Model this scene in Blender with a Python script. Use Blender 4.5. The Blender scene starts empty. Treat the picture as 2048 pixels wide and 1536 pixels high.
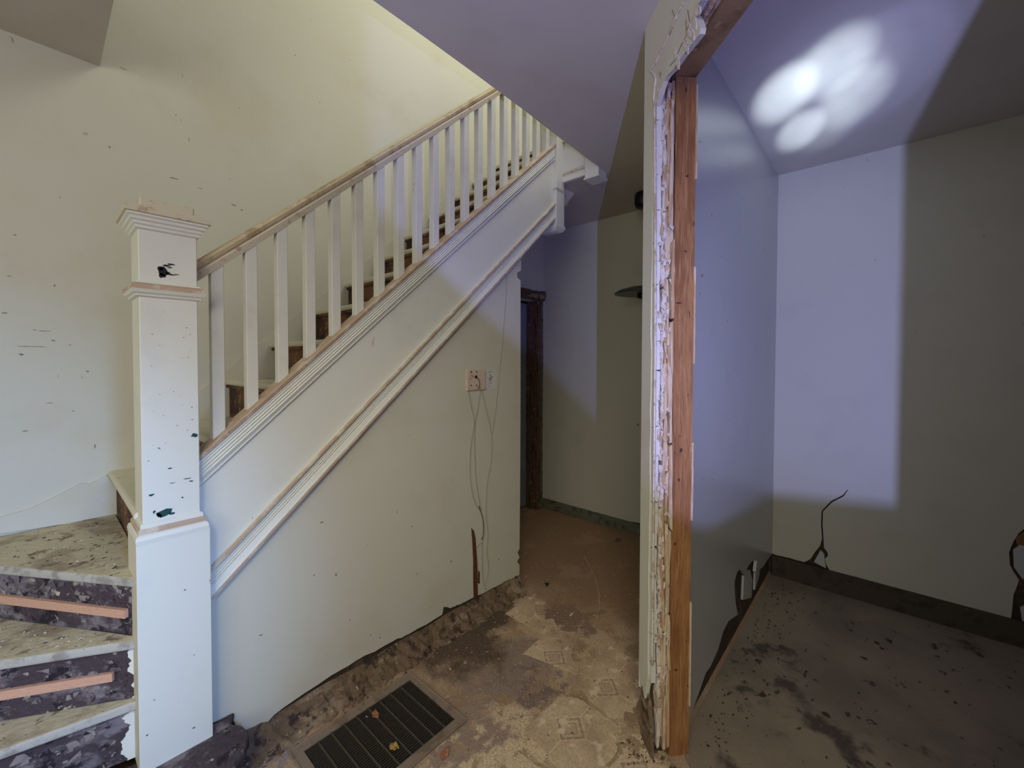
import bpy, bmesh, math, random
import numpy as np
from mathutils import Vector, Matrix
from mathutils.geometry import tessellate_polygon
random.seed(7)
SC = bpy.context.scene
COL = SC.collection

# ------------------------------------------------------------------ camera
F, PITCH, YAW, ROLL, SY = 839.685, 0.021847, 0.724978, 0.0028754, -27.969
O = np.array([0, -1.837, 1.55])
fw = np.array([math.cos(YAW)*math.cos(PITCH), math.sin(YAW)*math.cos(PITCH), -math.sin(PITCH)])
r0 = np.array([math.sin(YAW), -math.cos(YAW), 0.0]); u0 = np.cross(r0, fw)
rt = r0*math.cos(ROLL)+u0*math.sin(ROLL); up = -r0*math.sin(ROLL)+u0*math.cos(ROLL)
cam = bpy.data.cameras.new('camera'); co = bpy.data.objects.new('camera', cam); COL.objects.link(co)
cam.sensor_width = 36; cam.lens = 36*F/2048; cam.shift_y = SY/2048; cam.clip_start = .02
co.matrix_world = Matrix(((rt[0], up[0], -fw[0], O[0]), (rt[1], up[1], -fw[1], O[1]), (rt[2], up[2], -fw[2], O[2]), (0, 0, 0, 1)))
SC.camera = co
def ray(x, y): return fw+rt*(x-1024)/F-up*(y-768-SY)/F
def U(x, y, ax, c):                      # photograph pixel -> point of a real plane (axis = const)
    d = ray(x, y); t = (c-O[ax])/d[ax]; return Vector(O+t*d)

# ------------------------------------------------------------------ light
SC.view_settings.view_transform = 'Standard'; SC.view_settings.look = 'None'
SC.view_settings.exposure = 0; SC.view_settings.gamma = 1; SC.view_settings.use_curve_mapping = False
w = bpy.data.worlds.new('world'); SC.world = w; w.use_nodes = True
w.node_tree.nodes['Background'].inputs[0].default_value = (1.0, .985, .80, 1)
w.node_tree.nodes['Background'].inputs[1].default_value = .53
def light(kind, name, loc, aim, power, color, **k):
    l = bpy.data.lights.new(name, kind); l.energy = power; l.color = color
    for a, b in k.items(): setattr(l, a, b)
    o = bpy.data.objects.new(name, l); COL.objects.link(o); o.location = loc
    o.rotation_euler = (Vector(aim)-Vector(loc)).to_track_quat('-Z', 'Y').to_euler(); return o
LAMP = Vector((-.35, -2.47, 1.158))
light('POINT', 'work_lamp_light', LAMP, (1, 1, 1), 155, (.30, .32, 1.0), shadow_soft_size=.006)
light('SPOT', 'work_lamp_main_beam', LAMP, (3.53, -1.75, 1.9), 250, (.40, .48, 1.0), spot_size=math.radians(58), spot_blend=.9, shadow_soft_size=.006)
BL = (.66, .82, 1.0)
for (x, y, ang, pw, bl, cc) in [(1568, 190, 5.2, 1300, .9, BL), (1600, 262, 4.0, 1300, .9, BL), (1668, 130, 5.8, 800, .9, BL), (1708, 195, 5.4, 640, .9, BL), (1700, 160, 5.0, 300, 1, BL),
                            (1655, 250, 5.0, 330, .9, BL), (1610, 155, 4.6, 300, .9, BL), (1650, 190, 10.5, 170, .8, BL), (1750, 145, 9.0, 110, .4, (.4, .42, 1.0)), (1650, 190, 15, 120, .9, (.4, .46, 1.0))]:
    light('SPOT', 'lamp_reflector_beam', LAMP, U(x, y, 2, 2.88), pw, cc, spot_size=math.radians(ang), spot_blend=bl, shadow_soft_size=.01)
light('SPOT', 'doorway_daylight', (.17, -2.45, 1.35), (-.42, 0, .55), 235, (.24, .47, 1.0), spot_size=math.radians(64), spot_blend=1, shadow_soft_size=.14)
light('SPOT', 'warm_floor_fill', (-.9, -2.6, 2.75), (1.1, -.65, 0), 180, (1.0, .95, .73), spot_size=math.radians(84), spot_blend=1, shadow_soft_size=.3)  # added warm fill for the floor and stair wall, no fixture here
light('AREA', 'stair_fill_light', (-2.0, -2.2, 2.1), (.8, .9, 2.0), 31, (1.0, 1.0, .88), shape='RECTANGLE', size=1.6, size_y=1.6)  # added ambient fill aimed at the stairs, no window stands here
light('AREA', 'upstairs_window', (2.4, -.9, 5.0), (1.8, .85, 3.4), 42, (1.0, 1.0, .90), shape='RECTANGLE', size=1.6, size_y=1.4)

# ------------------------------------------------------------------ materials
def new_mat(name):
    m = bpy.data.materials.new(name); m.use_nodes = True; nt = m.node_tree
    return m, nt, nt.nodes['Principled BSDF']
def M(name, base, layers=(), rough=.7, bump=.15, bscale=40, bdist=.004, spec=.3, rlayers=None):
    """layers: (noise scale, lo, hi, colour, (sx,sy,sz), detail)"""
    m, nt, b = new_mat(name); N = nt.nodes.new; L = nt.links.new
    tc = N('ShaderNodeTexCoord'); prev = None
    col = N('ShaderNodeRGB'); col.outputs[0].default_value = (*base, 1); prev = col.outputs[0]
    for i, ly in enumerate(layers):
        sc, lo, hi, c = ly[:4]; st = ly[4] if len(ly) > 4 else (1, 1, 1); det = ly[5] if len(ly) > 5 else 6
        mp = N('ShaderNodeMapping'); mp.inputs['Scale'].default_value = st; mp.inputs['Location'].default_value = (i*3.7, i*1.3, i*2.1)
        L(tc.outputs['Object'], mp.inputs[0])
        n = N('ShaderNodeTexNoise'); n.inputs['Scale'].default_value = sc; n.inputs['Detail'].default_value = det; n.inputs['Roughness'].default_value = .62
        L(mp.outputs[0], n.inputs[0])
        mr = N('ShaderNodeMapRange'); mr.inputs[1].default_value = lo; mr.inputs[2].default_value = hi; mr.interpolation_type = 'SMOOTHSTEP'
        L(n.outputs[0], mr.inputs[0])
        mx = N('ShaderNodeMix'); mx.data_type = 'RGBA'; L(mr.outputs[0], mx.inputs[0]); L(prev, mx.inputs[6]); mx.inputs[7].default_value = (*c, 1)
        prev = mx.outputs[2]
    L(prev, b.inputs['Base Color']); b.inputs['Roughness'].default_value = rough
    b.inputs['Specular IOR Level'].default_value = spec
    if bump:
        n = N('ShaderNodeTexNoise'); n.inputs['Scale'].default_value = bscale; n.inputs['Detail'].default_value = 5; L(tc.outputs['Object'], n.inputs[0])
        bp = N('ShaderNodeBump'); bp.inputs['Strength'].default_value = bump; bp.inputs['Distance'].default_value = bdist; L(n.outputs[0], bp.inputs['Height']); L(bp.outputs[0], b.inputs['Normal'])
    m['_last'] = 0
    return m
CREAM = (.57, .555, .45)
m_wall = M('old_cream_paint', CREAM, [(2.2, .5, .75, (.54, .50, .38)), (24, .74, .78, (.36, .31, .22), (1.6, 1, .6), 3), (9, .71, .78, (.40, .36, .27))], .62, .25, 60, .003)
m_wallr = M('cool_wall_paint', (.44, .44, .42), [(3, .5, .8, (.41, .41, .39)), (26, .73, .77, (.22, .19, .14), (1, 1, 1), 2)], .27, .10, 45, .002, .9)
m_wallb = M('cool_wall_paint_back', (.46, .44, .36), [(3, .5, .8, (.42, .40, .33)), (26, .75, .79, (.22, .19, .14), (1, 1, 1), 2)], .65, .10, 45, .002, .25)
m_ceil = M('ceiling_paint', (.54, .50, .43), [(3, .4, .8, (.49, .45, .38))], .6, .12, 130, .002)
m_ceilw = M('ceiling_paint_left', (.42, .40, .33), [(3, .4, .8, (.40, .37, .30))], .6, .12, 130, .002)
m_trim = M('chipped_white_trim', (.66, .655, .56), [(16, .68, .73, (.50, .45, .36), (1, 1, .5)), (60, .76, .79, (.28, .22, .15), (1, 1, .4), 2), (4, .5, .8, (.60, .58, .50))], .5, .2, 50, .002, .4)
m_warm = M('worn_edge_salmon', (.44, .32, .22), [(14, .48, .62, (.56, .48, .37)), (40, .62, .7, (.25, .17, .11))], .7, .4, 60)
m_rail = M('worn_handrail_wood', (.56, .45, .27), [(7, .50, .66, (.38, .27, .14), (1, 1, 1)), (30, .5, .65, (.60, .51, .34)), (60, .66, .72, (.14, .08, .04))], .6, .4, 70)
m_railf = M('rail_fillet_paint', (.58, .51, .36), [(20, .55, .7, (.36, .25, .15))], .6, .3, 60)
m_bal = M('baluster_paint', (.60, .59, .50), [(18, .66, .72, (.40, .33, .24)), (5, .5, .8, (.50, .47, .40))], .5, .2, 50)
m_riser = M('stripped_riser', (.16, .075, .035), [(9, .46, .56, (.05, .028, .022)), (20, .56, .63, (.26, .14, .08)), (38, .66, .70, (.34, .28, .20))], .8, .8, 40, .01)
m_crust = M('riser_crust', (.24, .20, .18), [(14, .46, .56, (.10, .08, .08)), (9, .60, .66, (.42, .36, .25))], .9, .8, 60)
m_riserp = M('peeled_riser_purple', (.06, .042, .047), [(7, .50, .62, (.19, .16, .165), (1, 1, 1.6)), (16, .55, .62, (.02, .014, .018)), (22, .62, .67, (.36, .31, .24)), (60, .6, .68, (.13, .10, .10))], .85, 1.0, 35, .012)
m_tread = M('dirty_tread', (.50, .44, .29), [(5, .52, .66, (.32, .26, .17)), (14, .55, .66, (.20, .14, .09), (1, 1, 1)), (45, .62, .68, (.08, .06, .04)), (70, .67, .70, (.62, .60, .50))], .75, .7, 50, .006)
m_treadu = M('painted_tread', (.60, .56, .42), [(12, .60, .70, (.36, .28, .18)), (60, .68, .72, (.15, .1, .06))], .65, .4, 50)
m_nose = M('tread_nosing', (.42, .40, .34), [(10, .48, .60, (.27, .245, .20)), (50, .66, .71, (.14, .1, .07))], .6, .5, 60)
m_strip = M('bare_pine_strip', (.58, .34, .23), [(8, .4, .7, (.50, .27, .16), (8, 8, 60)), (40, .67, .71, (.25, .12, .08))], .7, .25, 80)
m_stud = M('stained_stud_wood', (.31, .145, .055), [(5, .40, .66, (.20, .08, .03), (5, 5, .7)), (16, .52, .72, (.42, .23, .10), (8, 8, .5)), (60, .5, .64, (.20, .09, .035), (3, 3, .15)), (7, .66, .72, (.06, .03, .018), (1, 1, .8))], .55, .35, 60)
m_head = M('header_wood', (.30, .19, .085), [(6, .45, .7, (.15, .09, .04)), (20, .6, .7, (.40, .26, .13))], .6, .35, 60)
m_lath = M('split_lath', (.56, .44, .31), [(9, .45, .6, (.44, .27, .14), (6, 6, .8)), (30, .62, .7, (.22, .13, .08), (3, 3, .6))], .8, .6, 80)
m_plas = M('broken_plaster', (.62, .55, .48), [(14, .5, .62, (.44, .33, .23)), (40, .62, .7, (.30, .20, .13))], .9, 1.0, 60, .01)
m_jamb = M('jamb_edge_paint', (.64, .62, .56), [(16, .62, .7, (.42, .34, .26))], .6, .5, 60)
m_dark = M('dark_cavity_wood', (.05, .035, .022), [(9, .5, .65, (.10, .07, .045)), (40, .6, .7, (.02, .014, .01))], .9, .8, 30, .01)
m_scar = M('baseboard_scar', (.17, .115, .07), [(8, .52, .62, (.27, .20, .13), (.5, 1, 2.5)), (18, .52, .62, (.06, .04, .03)), (50, .63, .68, (.42, .36, .28))], .9, 1.0, 30, .015)
m_base = M('hall_baseboard', (.12, .12, .085), [(14, .5, .62, (.06, .055, .04)), (30, .6, .7, (.20, .18, .13))], .8, .6, 40)
m_baser = M('room_baseboard', (.06, .045, .03), [(10, .5, .65, (.035, .025, .015)), (40, .66, .7, (.12, .10, .07))], .8, .5, 40)
m_floorr = M('room_floor_vinyl', (.27, .215, .145), [(1.1, .45, .65, (.17, .14, .10)), (2.8, .58, .67, (.075, .06, .045), (1, 1, 1), 4), (14, .62, .69, (.045, .035, .022)), (90, .55, .75, (.24, .20, .15))], .7, .3, 60)
m_metalc = M('register_cross_bars', (.085, .072, .05), [], .5, 0)
m_metal = M('register_bars', (.045, .038, .030), [(60, .6, .7, (.08, .06, .04))], .45, .1, 60, .001, .5)
m_regf = M('register_frame_paint', (.26, .20, .15), [(14, .5, .62, (.18, .13, .09)), (60, .64, .7, (.34, .28, .21))], .7, .5, 60)
m_black = M('black_metal', (.008, .008, .008), [], .4, .0)
m_shade = M('dark_green_enamel', (.035, .05, .038), [(20, .5, .8, (.02, .03, .02))], .35, .0, spec=.6)
m_green = M('dark_green_chip', (.012, .055, .045), [(30, .5, .7, (.006, .03, .03))], .6, .2)
m_blk = M('black_chip', (.008, .008, .011), [], .6, .2)
m_plate = M('wall_plate_paint', (.60, .47, .38), [(40, .55, .66, (.42, .24, .17)), (90, .6, .7, (.66, .60, .52))], .6, .3, 90)
m_paper = M('paper_label', (.60, .59, .56), [(60, .6, .66, (.50, .48, .45))], .8, .1)
m_wire = M('painted_wire', (.34, .31, .25), [(30, .55, .65, (.24, .20, .15))], .6, 0)
m_rust = M('rusty_gouge', (.12, .045, .02), [(80, .5, .6, (.05, .02, .012))], .9, .8, 80)
m_leaf = M('dry_leaf', (.36, .15, .07), [(60, .5, .6, (.24, .10, .05))], .8, .3)
m_leafy = M('yellow_leaf', (.42, .28, .08), [(60, .5, .6, (.26, .16, .05))], .8, .3)
m_brick = M('brick_crumb', (.34, .13, .06), [(60, .5, .6, (.44, .24, .14))], .9, .6)
m_flake = M('paint_flake', (.60, .57, .48), [(30, .5, .7, (.40, .34, .26))], .8, .3)
m_dirt = M('dirt_crumb', (.06, .045, .03), [(30, .5, .7, (.12, .08, .05))], .9, .5)
m_doorl = M('grey_door_paint', (.22, .25, .28), [(4, .5, .7, (.18, .20, .23))], .6, .1)
m_jambd = M('stripped_jamb', (.11, .06, .035), [(9, .5, .62, (.05, .03, .02), (4, 4, .6)), (25, .6, .68, (.28, .22, .17))], .8, .6, 40)

def floor_mat():
    m, nt, b = new_mat('scraped_floor'); N = nt.nodes.new; L = nt.links.new
    geo = N('ShaderNodeNewGeometry')
    def noise(sc, det=6, st=(1, 1, 1), off=0, dist=0):
        mp = N('ShaderNodeMapping'); mp.inputs['Scale'].default_value = st; mp.inputs['Location'].default_value = (off, off*.7, 0); L(geo.outputs['Position'], mp.inputs[0])
        n = N('ShaderNodeTexNoise'); n.inputs['Scale'].default_value = sc; n.inputs['Detail'].default_value = det; n.inputs['Roughness'].default_value = .65; n.inputs['Distortion'].default_value = dist; L(mp.outputs[0], n.inputs[0]); return n.outputs[0]
    def rng(v, lo, hi, a=0, c=1):
        r = N('ShaderNodeMapRange'); r.interpolation_type = 'SMOOTHSTEP'; r.inputs[1].default_value = lo; r.inputs[2].default_value = hi; r.inputs[3].default_value = a; r.inputs[4].default_value = c; L(v, r.inputs[0]); return r.outputs[0]
    def math_(op, a, c):
        n = N('ShaderNodeMath'); n.operation = op
        for i, v in enumerate((a, c)):
            if isinstance(v, (int, float)): n.inputs[i].default_value = v
            else: L(v, n.inputs[i])
        return n.outputs[0]
    def mix(f, a, c):
        x = N('ShaderNodeMix'); x.data_type = 'RGBA'; L(f, x.inputs[0])
        if isinstance(a, tuple): x.inputs[6].default_value = (*a, 1)
        else: L(a, x.inputs[6])
        x.inputs[7].default_value = (*c, 1); return x.outputs[2]
    def blob(cx, cy, r, soft, wob=.12):
        d = N('ShaderNodeVectorMath'); d.operation = 'DISTANCE'; L(geo.outputs['Position'], d.inputs[0]); d.inputs[1].default_value = (cx, cy, 0)
        v = math_('ADD', d.outputs['Value'], math_('MULTIPLY', math_('SUBTRACT', wobble, .5), wob*4))
        return rng(v, r-soft, r+soft, 1, 0)
    wobble = noise(6, 5, off=5)
    c = mix(rng(noise(2.5), .42, .62), (.27, .19, .12), (.36, .27, .18))
    # cream remains of the old sheet flooring, with scraped streaks
    cream = blob(1.15, -1.0, .50, .10, .22)
    c = mix(cream, c, (.58, .47, .32))
    c = mix(math_('MULTIPLY', cream, rng(noise(9, 7, (1, 1, 1), 4, 1.2), .50, .57)), c, (.34, .24, .15))
    c = mix(blob(1.35, -.62, .13, .04, .2), c, (.54, .44, .30))
    c = mix(blob(1.75, -.22, .08, .03, .15), c, (.52, .42, .29))
    c = mix(math_('MULTIPLY', blob(2.05, -.70, .42, .08, .2), rng(noise(5, 6, off=12), .38, .50)), c, (.46, .355, .24))
    c = mix(blob(1.95, -.28, .17, .05, .2), c, (.44, .34, .23))
    c = mix(math_('MULTIPLY', blob(2.10, -.42, .15, .04, .2), rng(noise(11, 6, off=2), .30, .45)), c, (.20, .14, .105))
    # violet-grey bare patches
    c = mix(math_('MULTIPLY', blob(1.52, -.42, .27, .05, .2), rng(noise(11, 6, off=8), .30, .5)), c, (.235, .185, .16))
    c = mix(math_('MULTIPLY', blob(1.50, -.66, .12, .04, .2), rng(noise(11, 6, off=9), .30, .5)), c, (.17, .125, .115))
    c = mix(math_('MULTIPLY', blob(1.15, -.55, .18, .05, .2), rng(noise(11, 6, off=3), .40, .5)), c, (.27, .21, .17))
    c = mix(blob(.5, -.1, .14, .06, .2), c, (.20, .18, .22))
    # brown deeper in the hall
    sep = N('ShaderNodeSeparateXYZ'); L(geo.outputs['Position'], sep.inputs[0])
    c = mix(rng(math_('ADD', sep.outputs[0], math_('MULTIPLY', wobble, .6)), 2.3, 2.75), c, (.26, .165, .10))
    c = mix(math_('MULTIPLY', rng(noise(4, 5, off=14), .55, .6), .6), c, (.34, .24, .15))
    # dark band beside the plaster
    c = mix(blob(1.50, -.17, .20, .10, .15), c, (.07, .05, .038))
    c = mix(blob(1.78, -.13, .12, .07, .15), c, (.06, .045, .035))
    c = mix(math_('MULTIPLY', rng(noise(120, 5, off=40), .40, .62), .45), c, (.16, .115, .08))
    c = mix(math_('MULTIPLY', rng(noise(75, 6, off=44), .56, .68), .28), c, (.46, .37, .26))
    c = mix(rng(noise(38, 4, off=20), .63, .69), c, (.46, .38, .28))
    c = mix(rng(noise(30, 4, off=30), .67, .72), c, (.05, .035, .025))
    br = N('ShaderNodeVectorMath'); br.operation = 'MULTIPLY'; L(c, br.inputs[0]); br.inputs[1].default_value = (1.42, 1.36, 1.28); c = br.outputs[0]
    L(c, b.inputs['Base Color']); b.inputs['Roughness'].default_value = .8; b.inputs['Specular IOR Level'].default_value = .2
    bp = N('ShaderNodeBump'); bp.inputs['Strength'].default_value = .7; bp.inputs['Distance'].default_value = .008
    L(math_('ADD', noise(45, 6), math_('MULTIPLY', noise(9, 6, (1, 1, 1), 4, 1.2), 1.2)), bp.inputs['Height']); L(bp.outputs[0], b.inputs['Normal'])
    return m
def tile_mat():
    m, nt, b = new_mat('patterned_vinyl_tile'); N = nt.nodes.new; L = nt.links.new
    geo = N('ShaderNodeNewGeometry'); sep = N('ShaderNodeSeparateXYZ'); L(geo.outputs['Position'], sep.inputs[0])
    def mt(op, a, c=0.0, e=None):
        n = N('ShaderNodeMath'); n.operation = op
        for i, v in enumerate((a, c) + ((e,) if e is not None else ())):
            if isinstance(v, (int, float)): n.inputs[i].default_value = v
            else: L(v, n.inputs[i])
        return n.outputs[0]
    P = .298
    def cell(v, c0): return mt('SUBTRACT', mt('WRAP', mt('SUBTRACT', v, c0-P/2), P, 0.0), P/2)
    dx, dy = cell(sep.outputs[0], 1.762), cell(sep.outputs[1], -.577)
    p = mt('MULTIPLY', mt('ADD', dx, dy), .7071); q = mt('MULTIPLY', mt('SUBTRACT', dx, dy), .7071)
    mxv = mt('MAXIMUM', mt('ABSOLUTE', p), mt('ABSOLUTE', q)); mnv = mt('MINIMUM', mt('ABSOLUTE', p), mt('ABSOLUTE', q))
    def band(v, a, c): return mt('MULTIPLY', mt('GREATER_THAN', v, a), mt('LESS_THAN', v, c))
    outer = mt('MULTIPLY', band(mxv, .040, .050), mt('GREATER_THAN', mt('WRAP', mt('ADD', mnv, 1.0), .027, 0.0), .004))
    inner = band(mxv, .022, .027)
    fret = mt('MULTIPLY', mt('LESS_THAN', mxv, .019), mt('GREATER_THAN', mt('SINE', mt('MULTIPLY', mt('ADD', mt('ABSOLUTE', p), mt('MULTIPLY', mt('ABSOLUTE', q), 1.7)), 480.0)), .2))
    motif = mt('MAXIMUM', mt('MAXIMUM', outer, inner), fret)
    lx = mt('MULTIPLY', mt('LESS_THAN', mt('MINIMUM', mt('ABSOLUTE', dx), mt('ABSOLUTE', dy)), .0028), mt('GREATER_THAN', mxv, .056))
    ring = band(mxv, .053, .056)
    tc = geo.outputs['Position']
    def nz(sc, lo, hi, det=5):
        n = N('ShaderNodeTexNoise'); n.inputs['Scale'].default_value = sc; n.inputs['Detail'].default_value = det; L(tc, n.inputs[0])
        r = N('ShaderNodeMapRange'); r.inputs[1].default_value = lo; r.inputs[2].default_value = hi; L(n.outputs[0], r.inputs[0]); return r.outputs[0]
    def mix(f, a, c):
        x = N('ShaderNodeMix'); x.data_type = 'RGBA'; L(f, x.inputs[0])
        if isinstance(a, tuple): x.inputs[6].default_value = (*a, 1)
        else: L(a, x.inputs[6])
        x.inputs[7].default_value = (*c, 1); return x.outputs[2]
    c = mix(nz(5, .42, .62), (.50, .395, .27), (.38, .28, .19))
    c = mix(mt('MULTIPLY', mt('MAXIMUM', lx, ring), .7), c, (.58, .48, .34))
    c = mix(mt('MULTIPLY', motif, .75), c, (.22, .17, .135))
    c = mix(mt('MULTIPLY', nz(110, .45, .62), .4), c, (.24, .17, .11)); c = mix(nz(16, .58, .64), c, (.56, .46, .33)); c = mix(nz(30, .66, .7), c, (.16, .11, .075))
    br = N('ShaderNodeVectorMath'); br.operation = 'MULTIPLY'; L(c, br.inputs[0]); br.inputs[1].default_value = (1.38, 1.32, 1.24); c = br.outputs[0]
    L(c, b.inputs['Base Color']); b.inputs['Roughness'].default_value = .65
    n = N('ShaderNodeTexNoise'); n.inputs['Scale'].default_value = 60; L(tc, n.inputs[0])
    bp = N('ShaderNodeBump'); bp.inputs['Strength'].default_value = .3; bp.inputs['Distance'].default_value = .003; L(n.outputs[0], bp.inputs['Height']); L(bp.outputs[0], b.inputs['Normal'])
    return m
m_floor = floor_mat(); m_tile = tile_mat()

# ------------------------------------------------------------------ helpers
ORG = {}
def tag(o, label=None, cat=None, group=None, kind=None):
    if label: o['label'] = label
    if cat: o['category'] = cat
    if group: o['group'] = group
    if kind: o['kind'] = kind
    return o
def org(p): return ORG.get(p.name, Vector((0, 0, 0))) if p else Vector((0, 0, 0))
def link(name, me, parent=None, loc=None):
    o = bpy.data.objects.new(name, me); COL.objects.link(o)
    loc = Vector(loc) if loc is not None else org(parent)
    ORG[o.name] = loc.copy()
    if parent: o.parent = parent
    o.location = loc-org(parent)
    return o
def obj(name, bm, mat, parent=None, smooth=False, loc=None):
    """bm in world coordinates when loc is None; local to loc otherwise"""
    bmesh.ops.recalc_face_normals(bm, faces=bm.faces[:])
    if loc is None and parent is not None:
        bmesh.ops.translate(bm, verts=bm.verts[:], vec=-org(parent))
    me = bpy.data.meshes.new(name); bm.to_mesh(me); bm.free()
    me.materials.append(mat)
    if smooth:
        for p in me.polygons: p.use_smooth = True
    return link(name, me, parent, loc)
def at_base(name, bm, mat, smooth=False):
    """single-mesh thing: origin moved to its base"""
    xs = [v.co for v in bm.verts]; c = Vector((sum(v.x for v in xs)/len(xs), sum(v.y for v in xs)/len(xs), min(v.z for v in xs)))
    bmesh.ops.translate(bm, verts=bm.verts[:], vec=-c)
    return obj(name, bm, mat, None, smooth, c)
def empty(name, loc, label, cat, group=None):
    o = bpy.data.objects.new(name, None); COL.objects.link(o); o.location = loc; ORG[o.name] = Vector(loc)
    o.empty_display_size = .1
    return tag(o, label, cat, group)
def struct(name, bm, mat, parent=None, smooth=False):
    return tag(obj(name, bm, mat, parent, smooth), kind='structure')
def box(bm, x0, x1, y0, y1, z0, z1, bev=0):
    r = bmesh.ops.create_cube(bm, size=1)['verts']
    for v in r: v.co = Vector((x0+(v.co.x+.5)*(x1-x0), y0+(v.co.y+.5)*(y1-y0), z0+(v.co.z+.5)*(z1-z0)))
    if bev:
        es = list({e for v in r for e in v.link_edges}); bmesh.ops.bevel(bm, geom=es, offset=bev, segments=1, affect='EDGES')
    return bm
def B(*a, **k): return box(bmesh.new(), *a, **k)
def slab(pts, vec, holes=()):
    """extrude a planar polygon (3D points, possibly with holes) along vec"""
    bm = bmesh.new(); loops = [[Vector(p) for p in pts]]+[[Vector(p) for p in h] for h in holes]; vec = Vector(vec)
    flat = [p for l in loops for p in l]
    v0 = [bm.verts.new(p) for p in flat]; v1 = [bm.verts.new(p+vec) for p in flat]
    for t in tessellate_polygon(loops):
        try: bm.faces.new([v0[i] for i in t]); bm.faces.new([v1[i] for i in reversed(t)])
        except ValueError: pass
    k = 0
    for l in loops:
        n = len(l)
        for i in range(n):
            a, b = k+i, k+(i+1) % n
            bm.faces.new([v0[a], v0[b], v1[b], v1[a]])
        k += n
    return bm
def rag(a, b, n, amp, nrm, rnd=random):
    """ragged line from a to b, excluding b"""
    a, b, nrm = Vector(a), Vector(b), Vector(nrm)
    out = [a]
    for i in range(1, n): out.append(a.lerp(b, (i+rnd.uniform(-.3, .3))/n)+nrm*rnd.uniform(-amp, amp))
    return out
def xz(pts, y): return [Vector((p[0], y, p[1])) for p in pts]
def yz(pts, x): return [Vector((x, p[0], p[1])) for p in pts]
def xy(pts, z): return [Vector((p[0], p[1], z)) for p in pts]
def sweep(prof, x0, x1, zf, bm=None):
    """profile of (y, h) swept along the stair slope; zf(x) gives the base height"""
    bm = bm or bmesh.new(); A = [bm.verts.new((x0, y, zf(x0)+h)) for y, h in prof]; C = [bm.verts.new((x1, y, zf(x1)+h)) for y, h in prof]
    n = len(prof)
    for i in range(n): bm.faces.new([A[i], A[(i+1) % n], C[(i+1) % n], C[i]])
    bm.faces.new(A); bm.faces.new(C[::-1]); return bm
def tube(pts, r, n=6, bm=None):
    bm = bm or bmesh.new(); pts = [Vector(p) for p in pts]; rings = []
    for i, p in enumerate(pts):
        t = (pts[min(i+1, len(pts)-1)]-pts[max(i-1, 0)]).normalized(); a = t.orthogonal().normalized() if i == 0 else (a-t*a.dot(t)).normalized(); b2 = t.cross(a)
        rings.append([bm.verts.new(p+(a*math.cos(q)+b2*math.sin(q))*r) for q in [2*math.pi*k/n for k in range(n)]])
    for R0, R1 in zip(rings, rings[1:]):
        for k in range(n): bm.faces.new([R0[k], R0[(k+1) % n], R1[(k+1) % n], R1[k]])
    bm.faces.new(rings[0]); bm.faces.new(rings[-1][::-1]); return bm
def lathe(prof, c, n=32, bm=None):
    bm = bm or bmesh.new(); rings = []
    for r, z in prof:
        if r < 1e-5: rings.append([bm.verts.new((c[0], c[1], c[2]+z))])
        else: rings.append([bm.verts.new((c[0]+r*math.cos(2*math.pi*k/n), c[1]+r*math.sin(2*math.pi*k/n), c[2]+z)) for k in range(n)])
    for R0, R1 in zip(rings, rings[1:]):
        for k in range(n):
            a = [R0[k % len(R0)], R0[(k+1) % len(R0)], R1[(k+1) % len(R1)], R1[k % len(R1)]]
            u = []
            for v in a:
                if v not in u: u.append(v)
            if len(u) > 2:
                try: bm.faces.new(u)
                except ValueError: pass
    return bm
def chunk(c, s, rnd, flat=1.0, n=7, bm=None):
    """irregular convex lump"""
    b2 = bmesh.new(); vs = [b2.verts.new(Vector((rnd.uniform(-1, 1)*s[0]/2, rnd.uniform(-1, 1)*s[1]/2, rnd.choice((-1, 1))*s[2]/2*rnd.uniform(.6, 1)))) for _ in range(n)]
    r = bmesh.ops.convex_hull(b2, input=vs); bmesh.ops.delete(b2, geom=list(set(r['geom_interior']+r['geom_unused'])), context='VERTS') if r['geom_interior'] or r['geom_unused'] else None
    me = bpy.data.meshes.new('t'); b2.to_mesh(me); b2.free()
    bm = bm or bmesh.new(); n0 = len(bm.verts); bm.from_mesh(me); bpy.data.meshes.remove(me); bm.verts.ensure_lookup_table()
    for v in bm.verts[n0:]: v.co += Vector(c)
    return bm
def ngon_chip(c, r, axis, depth, rnd, n=9, sx=1, sz=1):
    """irregular thin chip standing on a wall plane; c its centre"""
    pts = []
    for k in range(n):
        a = 2*math.pi*k/n; q = r*rnd.uniform(.55, 1.15)
        if axis == 1: pts.append(Vector((c[0]+q*sx*math.cos(a), c[1], c[2]+q*sz*math.sin(a))))
        elif axis == 0: pts.append(Vector((c[0], c[1]+q*sx*math.cos(a), c[2]+q*sz*math.sin(a))))
        else: pts.append(Vector((c[0]+q*sx*math.cos(a), c[1]+q*sz*math.sin(a), c[2])))
    return slab(pts, depth)

CZ = 2.88; LY = .85; BX = 3.53; FZ = 3.29
R2 = math.sqrt(.5)
def CP(s, d, z): return Vector(((s+(2.732*R2+d))*R2, (s-(2.732*R2+d))*R2, z))   # point of the diagonal wall: s along, d behind its room face
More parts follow.
